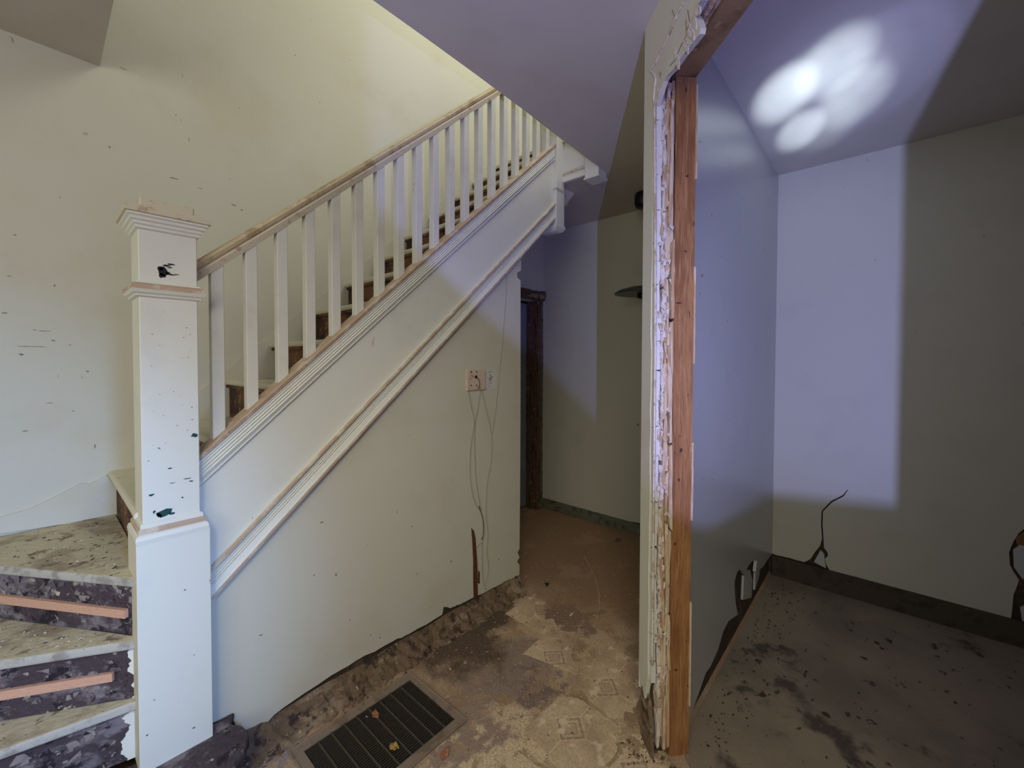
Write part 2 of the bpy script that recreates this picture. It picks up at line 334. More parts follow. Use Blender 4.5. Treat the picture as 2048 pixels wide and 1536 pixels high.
# x-y = 2.732 + d*sqrt2 ; x+y = s*sqrt2
# ------------------------------------------------------------------ floors
fl = struct('floor', B(-3.2, BX+.1, -4.2, 2.0, -.12, 0), m_floor)
rf = slab(xy([(1.69, -1.245), (BX, -1.245), (BX, -4.2), (-1.25, -4.2)], .0005), (0, 0, .0025)); struct('floor', rf, m_floorr)
rnd = random.Random(3)
def poly_tile(pts, amps):
    out = []
    n = len(pts)
    for i in range(n):
        a, b = Vector((*pts[i], .001)), Vector((*pts[(i+1) % n], .001)); nr = (b-a).cross(Vector((0, 0, 1))).normalized()
        out += rag(a, b, 7 if amps[i] > .004 else 2, amps[i], nr, rnd)
    o = obj('floor_tile', slab(out, (0, 0, .003)), m_tile, fl)
poly_tile([(1.68, -.435), (1.875, -.425), (1.90, -.52), (1.87, -.61), (1.80, -.70), (1.745, -.733)], [.001, .012, .02, .02, .015, .001])
poly_tile([(1.874, -.128), (2.16, -.12), (2.12, -.25), (2.02, -.30), (2.0, -.42), (1.88, -.43)], [.001, .02, .02, .02, .015, .001])
poly_tile([(1.755, -.738), (2.04, -.745), (2.02, -.985), (1.76, -1.03), (1.63, -.99), (1.66, -.83)], [.003, .003, .003, .02, .004, .012])
poly_tile([(1.328, -.735), (1.57, -.742), (1.618, -.81), (1.612, -1.0), (1.50, -1.07), (1.27, -1.045)], [.001, .012, .01, .015, .01, .01])
poly_tile([(1.23, -1.06), (1.50, -1.09), (1.56, -1.22), (1.50, -1.36), (1.22, -1.35)], [.004, .01, .02, .01, .01])
poly_tile([(.93, -1.06), (1.20, -1.05), (1.21, -1.34), (.95, -1.35)], [.02, .02, .004, .02])
pts = [U(x, y, 2, .002) for x, y in [(1168, 1112), (1180, 1132), (1192, 1160), (1199, 1190), (1199, 1212), (1193, 1240)]]
obj('scratch_line', tube(pts, .0022, 5), m_tile, fl)

# ------------------------------------------------------------------ walls
wl = struct('wall_left', slab(xz([(-3.2, 0), (-3.2, 5.7), (5, 5.7), (5, FZ), (BX, FZ), (BX, 0), (3.43, 0), (3.43, 2.17), (2.62, 2.17), (2.62, 0)], LY), (0, .12, 0)), m_wall)
# tall stairwell wall keeps on past the ceiling; small room beyond the side door
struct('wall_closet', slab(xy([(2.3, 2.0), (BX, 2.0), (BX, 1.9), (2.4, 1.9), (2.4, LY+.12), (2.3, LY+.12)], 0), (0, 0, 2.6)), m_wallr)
struct('ceiling_closet', B(2.3, BX, LY+.12, 2.0, 2.6, 2.7), m_ceil)

def wall_back():
    out = []
    # hall part then right-room part share one plane x = BX; outline in (y,z)
    r = random.Random(11)
    pts = [(LY, CZ), (LY, .085)]
    def rl(a, b, n, amp):
        for i in range(n): t = i/n; pts.append((a[0]+(b[0]-a[0])*t, a[1]+(b[1]-a[1])*t+(r.uniform(-amp, amp) if i else 0)))
    rl((LY, .085), (-1.1, .12), 26, .006)
    rl((-1.1, .12), (-1.25, .15), 2, 0)
    def q(x, y): v = U(x, y, 0, BX); return (v.y, v.z)
    rl((-1.25, .15), q(1618, 1127), 8, .003)
    pts.extend([q(1621, 1118), q(1630, 1104), q(1640, 1092), q(1644, 1078), q(1642, 1048), q(1643, 1022), q(1662, 1002), q(1674, 996), q(1686, 990), q(1695, 979),
             q(1696, 980), q(1687, 993), q(1675, 999), q(1664, 1005), q(1646, 1023), q(1645, 1048), q(1647, 1078), q(1648, 1096), q(1655, 1104), q(1656, 1112), q(1650, 1118), q(1652, 1128), q(1658, 1139)])
    a = q(1662, 1141); rl(a, q(2020, 1240), 24, .004)
    pts.extend([q(2022, 1238), q(2024, 1222), q(2027, 1190), q(2033, 1175), q(2038, 1160), q(2028, 1145), q(2020, 1130), q(2018, 1105), q(2026, 1085), q(2036, 1068), q(2048, 1058)])
    e = pts[-1]; pts.extend([(e[0]-.12, e[1]+.02), (e[0]-.20, e[1]-.12), (e[0]-.16, e[1]-.33), (e[0]-.10, .14), (-4.2, .14), (-4.2, CZ)])
    b = slab(yz(pts[:1]+pts[2:], BX), (.02, 0, 0))
    return b
wb = struct('wall_back', wall_back(), m_wallb)
struct('wall_back_core', B(BX+.03, BX+.13, -4.3, 1.99, 0, CZ), m_dark)
# loose plaster bits standing in the holes of the back wall
for pxs in ([(1628, 1124), (1641, 1100), (1648, 1108), (1652, 1137)], [(2026, 1100), (2040, 1090), (2075, 1100), (2080, 1150), (2045, 1158), (2028, 1135)], [(2040, 1215), (2052, 1210), (2075, 1245), (2045, 1246)]):
    obj('loose_plaster', slab([U(x, y, 0, BX+.006) for x, y in pxs], (.012, 0, 0)), m_wallr, wb)
obj('exposed_wood', slab([U(x, y, 0, BX+.012) for x, y in [(2030, 1075), (2050, 1062), (2070, 1085), (2050, 1100), (2038, 1098)]], (.008, 0, 0)), m_stud, wb)
struct('baseboard_back', B(BX-.012, BX+.03, -1.09, LY, 0, .10, bev=.003), m_base)
bb = B(BX-.022, BX+.03, -4.2, -1.25, 0, .142, bev=.004); struct('baseboard_right', bb, m_baser)
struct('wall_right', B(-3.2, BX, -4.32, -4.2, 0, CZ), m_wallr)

# middle partition (between hall and right room), seen on its right-room face
def QW(x, y): v = U(x, y, 1, -1.25); return (v.x, v.z)
r = random.Random(5)
lo = [QW(*p) for p in [(1400, 1380), (1412, 1345), (1420, 1335), (1436, 1300), (1447, 1262), (1457, 1242), (1466, 1236), (1476, 1229), (1472, 1210), (1470, 1193), (1469, 1164), (1474, 1145), (1480, 1137), (1490, 1149), (1494, 1137), (1499, 1128), (1505, 1122), (1512, 1120), (1514, 1122)]]
lo = [(1.70, .03), (1.8, .05)]+[p for p in lo if p[0] > 1.82]+[(3.0, .215), (3.06, .20), (3.2, .17), (BX, .155)]
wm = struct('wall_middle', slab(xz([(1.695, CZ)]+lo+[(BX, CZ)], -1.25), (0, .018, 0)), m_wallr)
struct('wall_middle_core', B(1.76, BX, -1.225, -1.12, 0, CZ), m_dark)
hall = slab(xz([(1.636, CZ), (1.636, .2)]+[(p.x, p.z) for p in rag((1.636, 0, .2), (BX, 0, .11), 20, .008, (0, 0, 1), r)[1:]]+[(BX, .11), (BX, CZ)], -1.096), (0, -.018, 0))
obj('hall_plaster', hall, m_wall, wm)
for pxs in ([(1488, 1152), (1500, 1140), (1505, 1160), (1503, 1195), (1486, 1200)], [(1512, 1124), (1520, 1120), (1519, 1150), (1510, 1180)]):
    obj('loose_plaster', slab([U(x, y, 1, -1.238) for x, y in pxs], (0, .012, 0)), m_wallr, wm)

# ------------------------------------------------------------------ diagonal opening wall
def cbox(s0, s1, d0, d1, z0, z1, bm=None):
    bm = bm or bmesh.new(); v = [bm.verts.new(CP(s, d, z)) for z in (z0, z1) for s, d in ((s0, d0), (s1, d0), (s1, d1), (s0, d1))]
    for f in ((0, 1, 2, 3), (4, 5, 6, 7), (0, 1, 5, 4), (1, 2, 6, 5), (2, 3, 7, 6), (3, 0, 4, 7)): bm.faces.new([v[i] for i in f])
    return bm
def cpoly(pts, d, th): return slab([CP(s, d, z) for s, z in pts], CP(0, th, 0)-CP(0, 0, 0))
r = random.Random(21)
def c_unp(x, y, d):
    n = np.array([1., -1., 0]); c = 2.732+d/R2; dd = ray(x, y); t = (c-O@n)/(dd@n); v = O+t*dd; return ((v[0]+v[1])*R2, v[2])
top = [c_unp(x, y, 0) for x, y in [(1327, 162), (1333, 152), (1345, 140), (1362, 115), (1375, 98), (1388, 82), (1399, 68), (1401, 56), (1396, 40), (1388, 28), (1392, 12), (1402, 0)]]
edge = [(.382, CZ), (.382, .30), (.366, .215), (.345, .235), (.318, .20), (.306, .25)]
for i in range(1, 30): edge.append((.288+r.uniform(-.005, .005), .25+i*(2.47-.25)/30))
edge += [(.285, 2.50)]
tz = [p for p in top]
edge += [(s, z) for s, z in tz]
s, z = edge[-1]
k = 0
while s > -1.38: s -= .06; edge.append((s, 2.69+r.uniform(-.012, .012)))
edge += [(-1.414, 2.69), (-1.414, CZ)]
cm = struct('wall_opening', cpoly(edge, 0, .018), m_wall)
# raised paint ridge left where the old casing stood
rid = [c_unp(x, y, -.004) for x, y in [(1412, -80), (1369, 0), (1352, 30), (1345, 52), (1340, 62), (1325, 95), (1311, 124), (1303, 134), (1300, 142), (1308, 150), (1310, 160), (1306, 196), (1308, 212), (1309, 420), (1309, 700), (1306, 1000), (1303, 1330)]]
obj('paint_ridge', tube([CP(a, -.001, b) for a, b in rid], .0045, 5), m_plas, cm)
obj('stud', cbox(.277, .37, .083, .163, 0, 2.63), m_stud, cm)
obj('header', cbox(-1.42, .38, .080, .165, 2.635, 2.76), m_head, cm)
obj('header_core', cbox(-1.42, .37, .03, .16, 2.762, CZ), m_dark, cm)
obj('stud_backing', cbox(.30, .375, .02, .082, 0.0, 2.66), m_dark, cm)  # dark colour stands in for shade in the gaps between the lath
struct('wall_opening', cbox(-3.1, -1.414, 0, .19, 0, CZ), m_wall)
obj('header_plaster', cbox(-1.414, .24, .166, .182, 2.66, CZ), m_wallr, cm)
# plaster cut edge (pale) and layered lath seen end-on in the jamb
z = .10
while z < 2.56:
    h = r.uniform(.05, .14); a = .292+r.uniform(-.010, .002)
    bm = cbox(a-.016+r.uniform(-.004, .004), .31, .004+r.uniform(-.001, .002), .026+r.uniform(-.004, .006), max(z, .26), min(z+h*.97, 2.56)) if z > .2 else None
    if bm:
        for v in bm.verts: v.co += Vector((r.uniform(-.002, .002), r.uniform(-.002, .002), r.uniform(-.006, .006)))
        obj('plaster_edge', bm, m_jamb, cm)
    z += h
for col, (d0, wd, mat, n) in enumerate([(.030, .012, m_plas, 26), (.043, .011, m_lath, 12), (.055, .010, m_lath, 10), (.067, .011, m_lath, 9)]):
    z = .03+r.uniform(0, .1)
    while z < 2.60:
        h = r.uniform(.6, 1.4)*2.55/n; z1 = min(z+h, 2.61); s0 = .270+r.uniform(-.012, .010); tl = r.uniform(-.009, .009) if mat is m_lath else r.uniform(-.003, .003)
        bm = cbox(s0, .305, d0, d0+wd, z, z1)
        dv = CP(0, 1, 0)-CP(0, 0, 0)
        bmesh.ops.subdivide_edges(bm, edges=[e for e in bm.edges if abs(e.verts[0].co.z-e.verts[1].co.z) > .02], cuts=4 if mat is m_lath else 3)
        for v in bm.verts:
            t = (v.co.z-z)/max(z1-z, .01); v.co += dv*(tl*(t-.5))+Vector((r.uniform(-1, 1), r.uniform(-1, 1), 0))*(.0018 if mat is m_lath else .003)+Vector((0, 0, r.uniform(-.01, .01)))
        obj('lath' if mat is m_lath else 'plaster_key', bm, mat, cm); z = z1+r.uniform(-.01, .012)
# lumps of plaster squeezed between the lath
bm = bmesh.new()
for i in range(170):
    zz = r.uniform(.3, 2.58); dd = r.choice([.026, .030, .034, .04, .05]) if r.random() < .8 else .062; p = CP(.272+r.uniform(-.012, .004), dd+r.uniform(-.006, .006), zz)
    chunk(p, (.016, .016, r.uniform(.012, .045)), r, bm=bm)
tag(obj('plaster_lumps', bm, m_plas, cm), kind='stuff')
zz = .2
while zz < 2.55:
    hh = r.uniform(.1, .5); obj('paint_edge', cbox(.270, .279, .158+r.uniform(0, .003), .166, zz, min(zz+hh, 2.6)), m_lath, cm); zz += hh+r.uniform(.05, .35)
# pale plaster edge and lath along the header
for a, b, d0, d1, z0, z1, mm in [(-1.40, .27, .018, .046, 2.655, 2.70, m_jamb), (-1.41, .20, .048, .062, 2.640, 2.675, m_lath), (-1.41, .24, .064, .078, 2.645, 2.69, m_lath)]:
    bm = cbox(a, b, d0, d1, z0, z1); bmesh.ops.subdivide_edges(bm, edges=[e for e in bm.edges if (e.verts[0].co-e.verts[1].co).length > .5], cuts=40)
    for v in bm.verts: v.co += Vector((r.uniform(-.003, .003), r.uniform(-.003, .003), r.uniform(-.007, .007)))
    obj('header_lath' if mm is m_lath else 'plaster_edge', bm, mm, cm)
# knots and splits in the stud, cracks and lifted flakes in the old paint above the opening
def jp(x, y, s=.2768):
    dd = ray(x, y); n = np.array([1., 1., 0]); t = (s/R2-O@n)/(dd@n); v = O+t*dd; return ((v[0]-v[1]-2.732)*R2, v[2])
for x, y, a, h in [(1374, 352, .006, .006), (1371, 503, .006, .006), (1358, 606, .016, .004), (1379, 628, .002, .016), (1376, 790, .002, .006), (1360, 873, .003, .004), (1362, 900, .007, .010), (1358, 960, .006, .007), (1352, 1340, .010, .004), (1350, 1088, .006, .006), (1376, 1372, .008, .003), (1372, 180, .004, .012)]:
    d_, z_ = jp(x, y); pts = [CP(.2768, d_+a*math.cos(q)*r.uniform(.6, 1.1), z_+h*math.sin(q)*r.uniform(.6, 1.1)) for q in [2*math.pi*k/9 for k in range(9)]]
    obj('knot', slab(pts, CP(-.0006, 0, 0)-CP(0, 0, 0)), m_dark, cm)
for pl_ in ([(1372, 40), (1374, 70), (1362, 92), (1352, 118), (1340, 132)], [(1345, 20), (1352, 40), (1340, 70)], [(1376, 20), (1380, 45), (1374, 60)]):
    obj('paint_crack', tube([CP(a, -.0006, b) for a, b in [c_unp(x, y, 0) for x, y in pl_]], .0013, 4), m_scar, cm)
for x, y, w_, h in [(1384, 66, .016, .05), (1372, 92, .014, .05), (1355, 118, .012, .05), (1390, 45, .014, .03), (1316, 180, .008, .04), (1312, 205, .006, .03), (1322, 150, .008, .03), (1398, 20, .02, .03)]:
    a, b = c_unp(x, y, 0); pts = [(a+w_*math.cos(q)*r.uniform(.5, 1.1)+h*.35*math.sin(q), b+h*math.sin(q)*r.uniform(.5, 1.0)) for q in [2*math.pi*k/8 for k in range(8)]]
    obj('lifted_paint', cpoly(pts, -.003, .003), m_plas, cm)
# rubble and dirty plaster foot at the base of the jamb
obj('plaster_foot', slab([CP(s, .008, z) for s, z in [(.38, 0), (.27, 0), (.275, .12), (.30, .2), (.33, .26), (.375, .30)]], CP(0, .014, 0)-CP(0, 0, 0)), m_scar, cm)

# ------------------------------------------------------------------ ceiling
hole = [(.205, LY+.06), (.205, -.42), (.55, -.412), (.838, -.402), (1.1, -.400), (1.373, -.395), (1.75, -.384), (2.1, -.366), (2.62, -.352), (2.64, -.20), (2.64, .07), (2.74, .07), (2.74, LY+.06)]
struct('ceiling', slab(xy([(-3.2, LY+.1), (-3.2, -4.2), (BX+.02, -4.2), (BX+.02, LY+.1)], CZ), (0, 0, .36), holes=[xy(hole, CZ)]), m_ceil)
tread_top = B(2.74, 5, -4.2, LY, CZ+.37, FZ); struct('floor_upstairs', tread_top, m_treadu)
struct('ceiling_upstairs', B(-3.2, 5, -4.2, LY+.12, 5.7, 5.8), m_ceil)
struct('wall_upstairs', B(4.9, 5.0, -4.2, LY, FZ, 5.7), m_wall)

# ------------------------------------------------------------------ plaster below the stairs
def QS(x, y): v = U(x, y, 1, 0); return (v.x, v.z)
def capz(x): return 1.217+.896*(x-.382)
def trimt(x): return .798+.902*(x-.409)
def trimb(x): return .686+.8955*(x-.411)
lo = [(.30, .20), QS(426, 1447), QS(445, 1440), QS(465, 1433), QS(470, 1450), QS(476, 1465), QS(491, 1483), QS(498, 1497), QS(510, 1478), QS(530, 1452), QS(548, 1432), QS(567, 1417), QS(609, 1388), QS(640, 1368)]
r = random.Random(9)
ln = [QS(660, 1354), QS(710, 1324), QS(787, 1283), QS(820, 1268), QS(885, 1230), QS(886, 1226), QS(888, 1214), QS(902, 1217), QS(918, 1210), QS(930, 1205), QS(983, 1178), QS(1010, 1164), QS(1040, 1150)]
for a, b in zip(ln, ln[1:]):
    n = 4; lo.append(a)
    for i in range(1, n): t = i/n; lo.append((a[0]+(b[0]-a[0])*t, a[1]+(b[1]-a[1])*t+r.uniform(-.004, .004)))
lo.append(ln[-1])
rt_edge = [QS(1040, 1130), QS(1035, 1124), QS(1040, 1115), QS(1036, 1105), QS(1040, 1098), QS(1041, 1000), QS(1042, 800), QS(1042, 560), QS(1036, 556), QS(1035, 545), QS(1043, 541), QS(1044, 500)]
ws = struct('wall_stairs', slab(xz(lo+rt_edge+[(2.17, trimt(2.17)), (.30, trimt(.30))], .004), (0, .02, 0)), m_wall)
obj('cavity_backing', B(.32, 2.13, .026, .05, 0, .40), m_dark, ws)
obj('return_wall', B(2.08, 2.158, .03, LY, 0, 2.2), m_wall, ws)
# torn strip where the baseboard was
r = random.Random(31); bm = bmesh.new(); xs = [.42+i*.03 for i in range(59)]; rows = []
for x in xs:
    t = (x-.4)/1.75; zt = .092+.004*math.sin(x*17)+(.02 if x < .6 else 0)
    prof = [(.022, zt), (.004-.012*r.random(), zt-.012), (-.006-.02*r.random(), zt*.55+r.uniform(-.01, .01)), (-.02-.03*r.random(), .02+.012*r.random()), (-.055-.035*r.random(), .0)]
    rows.append([bm.verts.new((x+r.uniform(-.006, .006), y, z)) for y, z in prof])
for a, b in zip(rows, rows[1:]):
    for k in range(4): bm.faces.new([a[k], a[k+1], b[k+1], b[k]])
obj('baseboard_scar', bm, m_scar, ws)
# gouge through the plaster
g = [QS(x, y) for x, y in [(943, 1056), (948, 1062), (951, 1075), (953, 1100), (955, 1130), (955, 1160), (956, 1196), (948, 1198), (947, 1160), (947, 1120), (945, 1080)]]
obj('gouge', slab(xz(g, .0035), (0, -.0035, 0)), m_rust, ws)
obj('gouge', slab(xz([QS(x, y) for x, y in [(957, 1140), (960, 1145), (960, 1168), (956, 1166)]], .0035), (0, -.002, 0)), m_rust, ws)
obj('plaster_seam', tube([Vector((a, .003, b)) for a, b in [QS(x, y) for x, y in [(1014, 545), (1012, 600), (1006, 680), (1000, 740), (992, 820), (985, 870)]]], .0025, 4), m_wire, ws)

# ------------------------------------------------------------------ staircase
st = empty('staircase', (.3, .4, 0), 'enclosed painted staircase with stripped risers, square newel and square balusters', 'staircase')
RUN, RISE, NX, NZ = .2285, .205, .206, 1.035
def tread_mesh(y0, y1):
    bm = bmesh.new(); T = .028; prof = [(RUN+.03, -T), (.012, -T)]+[(.014-.014*math.sin(a), -T/2-T/2*math.cos(a)) for a in [math.pi*i/6 for i in range(1, 6)]]+[(.014, 0), (RUN+.03, 0)]
    A = [bm.verts.new((x, y0, z)) for x, z in prof]; C = [bm.verts.new((x, y1, z)) for x, z in prof]; n = len(prof)
    for i in range(n): bm.faces.new([A[i], A[(i+1) % n], C[(i+1) % n], C[i]])
    bm.faces.new(A); bm.faces.new(C[::-1]); bmesh.ops.recalc_face_normals(bm, faces=bm.faces[:])
    me = bpy.data.meshes.new('tread'); bm.to_mesh(me); bm.free(); me.materials.append(m_treadu); return me
def boxmesh(name, *a, mat=None, bev=0):
    bm = B(*a, bev=bev); me = bpy.data.meshes.new(name); bm.to_mesh(me); bm.free(); me.materials.append(mat); return me
tm = tread_mesh(.045, LY-.002); rm = boxmesh('riser', .028, .045, .045, LY-.002, -RISE, -.028, mat=m_riser); cm2 = boxmesh('cove', .010, .028, .045, LY-.014, -.045, -.028, mat=m_riser, bev=.005)
for k in range(12):
    loc = (NX+RUN*k, 0, NZ+RISE*k)
    if k < 11: link('tread', tm, st, loc)
    link('riser', rm, st, loc); link('cove_moulding', cm2, st, loc)
# winder steps turning round the newel
PV = (.21, -.0)
def winder(pts, z, name='tread', mat=m_tread, th=.030):
    b = slab(xy(pts, z-th), (0, 0, th)); 
    bmesh.ops.recalc_face_normals(b, faces=b.faces[:])
    ed = [e for e in b.edges if len(e.link_faces) == 2 and e.calc_face_angle(0) > .5]
    bmesh.ops.bevel(b, geom=ed, offset=.009, segments=3, affect='EDGES', profile=.6)
    o = obj(name, b, mat, st); o.data.materials.append(m_nose)
    for p in o.data.polygons:
        if p.normal.z < .93: p.material_index = 1
    return o
def riser_w(a, b, z0, z1):
    a, b = Vector((*a, 0)), Vector((*b, 0)); d = (b-a).normalized(); nn = Vector((-d.y, d.x, 0))
    if nn.y < 0 or abs(nn.y) < .01: nn = -nn
    return a, b, d, nn
WIN = [ # z, nosing start, nosing end
 (.83, (.205, -.02), (-.352, .848)), (.622, (.205, -.005), (-1.15, .848)), (.415, (.205, .002), (-1.45, .345))]
winder([(.205, -.02), (-.352, .848), (.232, .848), (.238, .045), (.215, .0)], .83)
winder([(.205, -.005), (-1.15, .848), (-.30, .848), (.21, .03)], .622)
winder([(.205, .002), (-1.45, .345), (-1.45, .848), (-1.05, .848), (.21, .03)], .415)
curve = [(.37+.115*math.sin(a), -.135-.115*math.cos(a)) for a in [math.pi*i/8 for i in range(0, 7)]]
winder([(-1.45, -.25)]+curve+[(.478, -.004), (.22, -.004), (-1.45, .40)], .21, mat=m_riserp).data.materials[1] = m_riserp
r = random.Random(17)
for (z, a, b), zl, end in zip(WIN, (.622, .415, .21), (.03, .03, .03)):
    a3, b3 = Vector((*a, 0)), Vector((*b, 0)); d = (b3-a3).normalized(); nn = Vector((d.y, -d.x, 0))     # into the step
    if nn.dot(Vector((.3, 1, 0))) < 0: nn = -nn
    p0 = a3+nn*.03+d*.008; p1 = b3+nn*.03-d*.04
    obj('riser', slab([Vector((p0.x, p0.y, zl)), Vector((p1.x, p1.y, zl)), Vector((p1.x, p1.y, z-.03)), Vector((p0.x, p0.y, z-.03))], nn*.018), m_riserp, st)
    if z > .5:   # bare pine strip nailed low on the riser
        q0 = a3+d*(.075 if z > .7 else .08)+nn*.03; q1 = b3+nn*.03-d*.2
        zz = z-.148 if z > .7 else z-.135
        obj('nailing_strip', slab([Vector((q0.x, q0.y, zz)), Vector((q1.x, q1.y, zz+.004)), Vector((q1.x, q1.y, zz+.034)), Vector((q0.x, q0.y, zz+.028))], -nn*.012), m_strip, st)
    # scrap of white paint left beside the newel
    n = 22; wv = [.5]
    for i in range(n): wv.append(min(1, max(0, wv[-1]+r.uniform(-.35, .35))))
    pts = [p0+Vector((0, 0, zl))]+[p0+d*(.010+(.030 if z < .7 else .006)*wv[i])+Vector((0, 0, zl+(z-.035-zl)*(i+r.uniform(-.3, .3)*(0 < i < n))/n)) for i in range(n+1)]+[p0+Vector((0, 0, z-.035))]
    obj('paint_remnant', slab(pts, -nn*.003), m_trim, st)
    # crumbling plaster clinging to the riser
    bm = bmesh.new(); Ln = (p1-p0).length
    for i in range(90):
        t = r.uniform(.03, min(1, .75/Ln))*Ln; c = p0+d*t-nn*.002+Vector((0, 0, r.uniform(zl+.03, z-.05)))
        s = r.uniform(.008, .035)*(1 if r.random() < .8 else 1.6); chunk((0, 0, 0), (s, .006, s*.6), r, bm=(tmp := bmesh.new()))
        ang = math.atan2(d.y, d.x); bmesh.ops.rotate(tmp, verts=tmp.verts[:], cent=(0, 0, 0), matrix=Matrix.Rotation(ang, 3, 'Z')); bmesh.ops.translate(tmp, verts=tmp.verts[:], vec=c)
        me = bpy.data.meshes.new('x'); tmp.to_mesh(me); tmp.free(); bm.from_mesh(me); bpy.data.meshes.remove(me)
    tag(obj('riser_crust', bm, m_crust, st), kind='stuff')
obj('riser', slab(xy([(-1.45, -.225)]+[(x-.02 if x > .4 else x, y+.022) for x, y in curve]+[(.455, -.004), (.2, -.004), (.2, -.1), (-1.45, -.1)], .0), (0, 0, .18)), m_riserp, st)
# skirt boards on the wall side
def skz(x): return 1.035+.897*(x-.206)+.035
obj('skirt_board', slab(xz([(.206, skz(.206)), (2.74, skz(2.74)), (2.74, skz(2.74)-.42), (.206, skz(.206)-.25)], LY), (0, -.010, 0)), m_wall, st)
obj('skirt_board', slab([U(x, y, 1, LY) for x, y in [(-260, 1130), (-130, 1075), (0, 1034), (60, 1016), (110, 993), (160, 966), (180, 967), (212, 950), (234, 975), (236, 1030), (0, 1066), (-260, 1120)]], (0, -.012, 0)), m_wall, st)
# outer string: flat panel, moulded top rail with cap, moulded lower trim
X0, X1 = .372, 2.522
obj('stringer_panel', slab(xz([(X0, capz(X0)-.01), (X1, capz(X1)-.01), (X1, trimb(X1)+.02), (X0, trimb(X0)+.02)], -.002), (0, .03, 0)), m_trim, st)
obj('stringer_back', slab(xz([(X0, capz(X0)-.02), (2.6, capz(2.6)-.02), (2.6, trimb(2.6)+.02), (X0, trimb(X0)+.02)], .03), (0, .02, 0)), m_dark, st)
obj('stringer_cap', sweep([(-.026, -.020), (-.030, -.004), (-.022, 0), (.066, 0), (.066, -.020)], X0, 2.52, capz), m_warm, st)
H = .120
fl_ = [(-.002, -.021)]+[(-.020, -.021), (-.022, -.030)]+[p for k in range(4) for p in ((-.016, -.036-.014*k), (-.021, -.042-.014*k))]+[(-.014, -H+.018), (-.014, -H+.008), (-.006, -H), (-.002, -H)]
obj('string_moulding', sweep(fl_, X0, 2.52, capz), m_trim, st)
T2 = .112
lp = [(-.003, 0), (-.020, -.002), (-.026, -.012), (-.024, -.020), (-.014, -.024)]+[p for k in range(4) for p in ((-.012, -.030-.013*k), (-.018, -.036-.013*k))]+[(-.022, -T2+.02), (-.026, -T2+.010), (-.020, -T2), (-.003, -T2)]
obj('lower_moulding', sweep(lp, .392, 2.545, trimt), m_trim, st)
obj('moulding_bead', sweep([(-.020, .003), (-.029, -.004), (-.029, -.013), (-.020, -.017)], .392, 2.53, trimt), m_warm, st)
obj('moulding_bead', sweep([(-.018, -T2+.010), (-.028, -T2+.006), (-.028, -T2-.004), (-.012, -T2-.007)], .392, 2.545, trimt), m_warm, st)
obj('lower_fillet', sweep([(-.001, -T2-.004), (-.006, -T2-.004), (-.006, -T2-.026), (-.001, -T2-.028)], .392, 2.17, trimt), m_wall, st)
obj('soffit', slab(xz([(2.13, trimb(2.13)+.02), (2.74, trimb(2.74)-.02), (2.74, trimb(2.74)+.01), (2.13, trimb(2.13)+.05)], .052), (0, LY-.055, 0)), m_ceil, st)
# handrail
def railz(x): return 1.905+.887*(x-.378)
hp = [(.062, -.030), (.068, -.018), (.062, -.006), (.048, 0), (.022, 0), (.006, -.007), (0, -.019), (.004, -.033), (.010, -.042), (.058, -.042)]
obj('handrail', sweep(hp, .368, 2.52, railz), m_rail, st)
obj('rail_fillet', sweep([(.008, -.042), (.006, -.050), (.012, -.078), (.056, -.078), (.060, -.042)], .368, 2.52, railz), m_railf, st)
# balusters
for k in range(19):
    x = .425+.1128*k; w_ = .040
    if x > 2.48: break
    z0, z1 = capz(x), railz(x)-.07
    bm = bmesh.new(); vs = [bm.verts.new((x+a*w_, .014+b*w_, (capz(x+a*w_)-.004 if t == 0 else railz(x+a*w_)-.074))) for t in (0, 1) for a, b in ((0, 0), (1, 0), (1, 1), (0, 1))]
    for f in ((0, 1, 2, 3), (4, 5, 6, 7), (0, 1, 5, 4), (1, 2, 6, 5), (2, 3, 7, 6), (3, 0, 4, 7)): bm.faces.new([vs[i] for i in f])
    bmesh.ops.bevel(bm, geom=[e for e in bm.edges if abs(e.verts[0].co.z-e.verts[1].co.z) > .3], offset=.002, segments=1, affect='EDGES')
    obj('baluster', bm, m_bal, st)
# lower newel post
nw = obj('newel_post', B(.217, .370, -.050, .100, .95, 1.99, bev=.002), m_trim, st)
obj('newel_base', B(.198, .395, -.068, .118, .205, .965, bev=.002), m_trim, nw)
def ring(x0, x1, y0, y1, prof, bm=None):
    """square moulding: prof of (outset, z)"""
    bm = bm or bmesh.new(); R = [[bm.verts.new(p) for p in ((x0-o, y0-o, z), (x1+o, y0-o, z), (x1+o, y1+o, z), (x0-o, y1+o, z))] for o, z in prof]
    for a, b in zip(R, R[1:]):
        for k in range(4): bm.faces.new([a[k], a[(k+1) % 4], b[(k+1) % 4], b[k]])
    bm.faces.new(R[0]); bm.faces.new(R[-1]); return bm
NA = (.217, .370, -.050, .100)
obj('base_moulding', ring(*NA, [(.019, .955), (.021, .970), (.018, .982), (.012, .986), (.012, .996), (.007, 1.003), (.006, 1.016), (.0, 1.020)]), m_trim, nw)
obj('base_moulding_wear', ring(*NA, [(.0125, .985), (.0128, .9965), (.0075, 1.0035)]), m_warm, nw)
obj('collar', ring(*NA, [(0, 1.752), (.008, 1.756), (.010, 1.762), (.016, 1.766), (.021, 1.776), (.020, 1.790), (.010, 1.796), (.006, 1.802), (0, 1.804)]), m_trim, nw)
obj('collar_wear', ring(*NA, [(.018, 1.7765), (.0218, 1.777), (.0208, 1.7905), (.010, 1.797)]), m_warm, nw)
obj('cap_moulding', ring(*NA, [(0, 1.968), (.007, 1.972), (.008, 1.980), (.013, 1.984), (.014, 1.992), (.020, 1.996), (.022, 2.004), (.028, 2.008), (.029, 2.014)]), m_trim, nw)
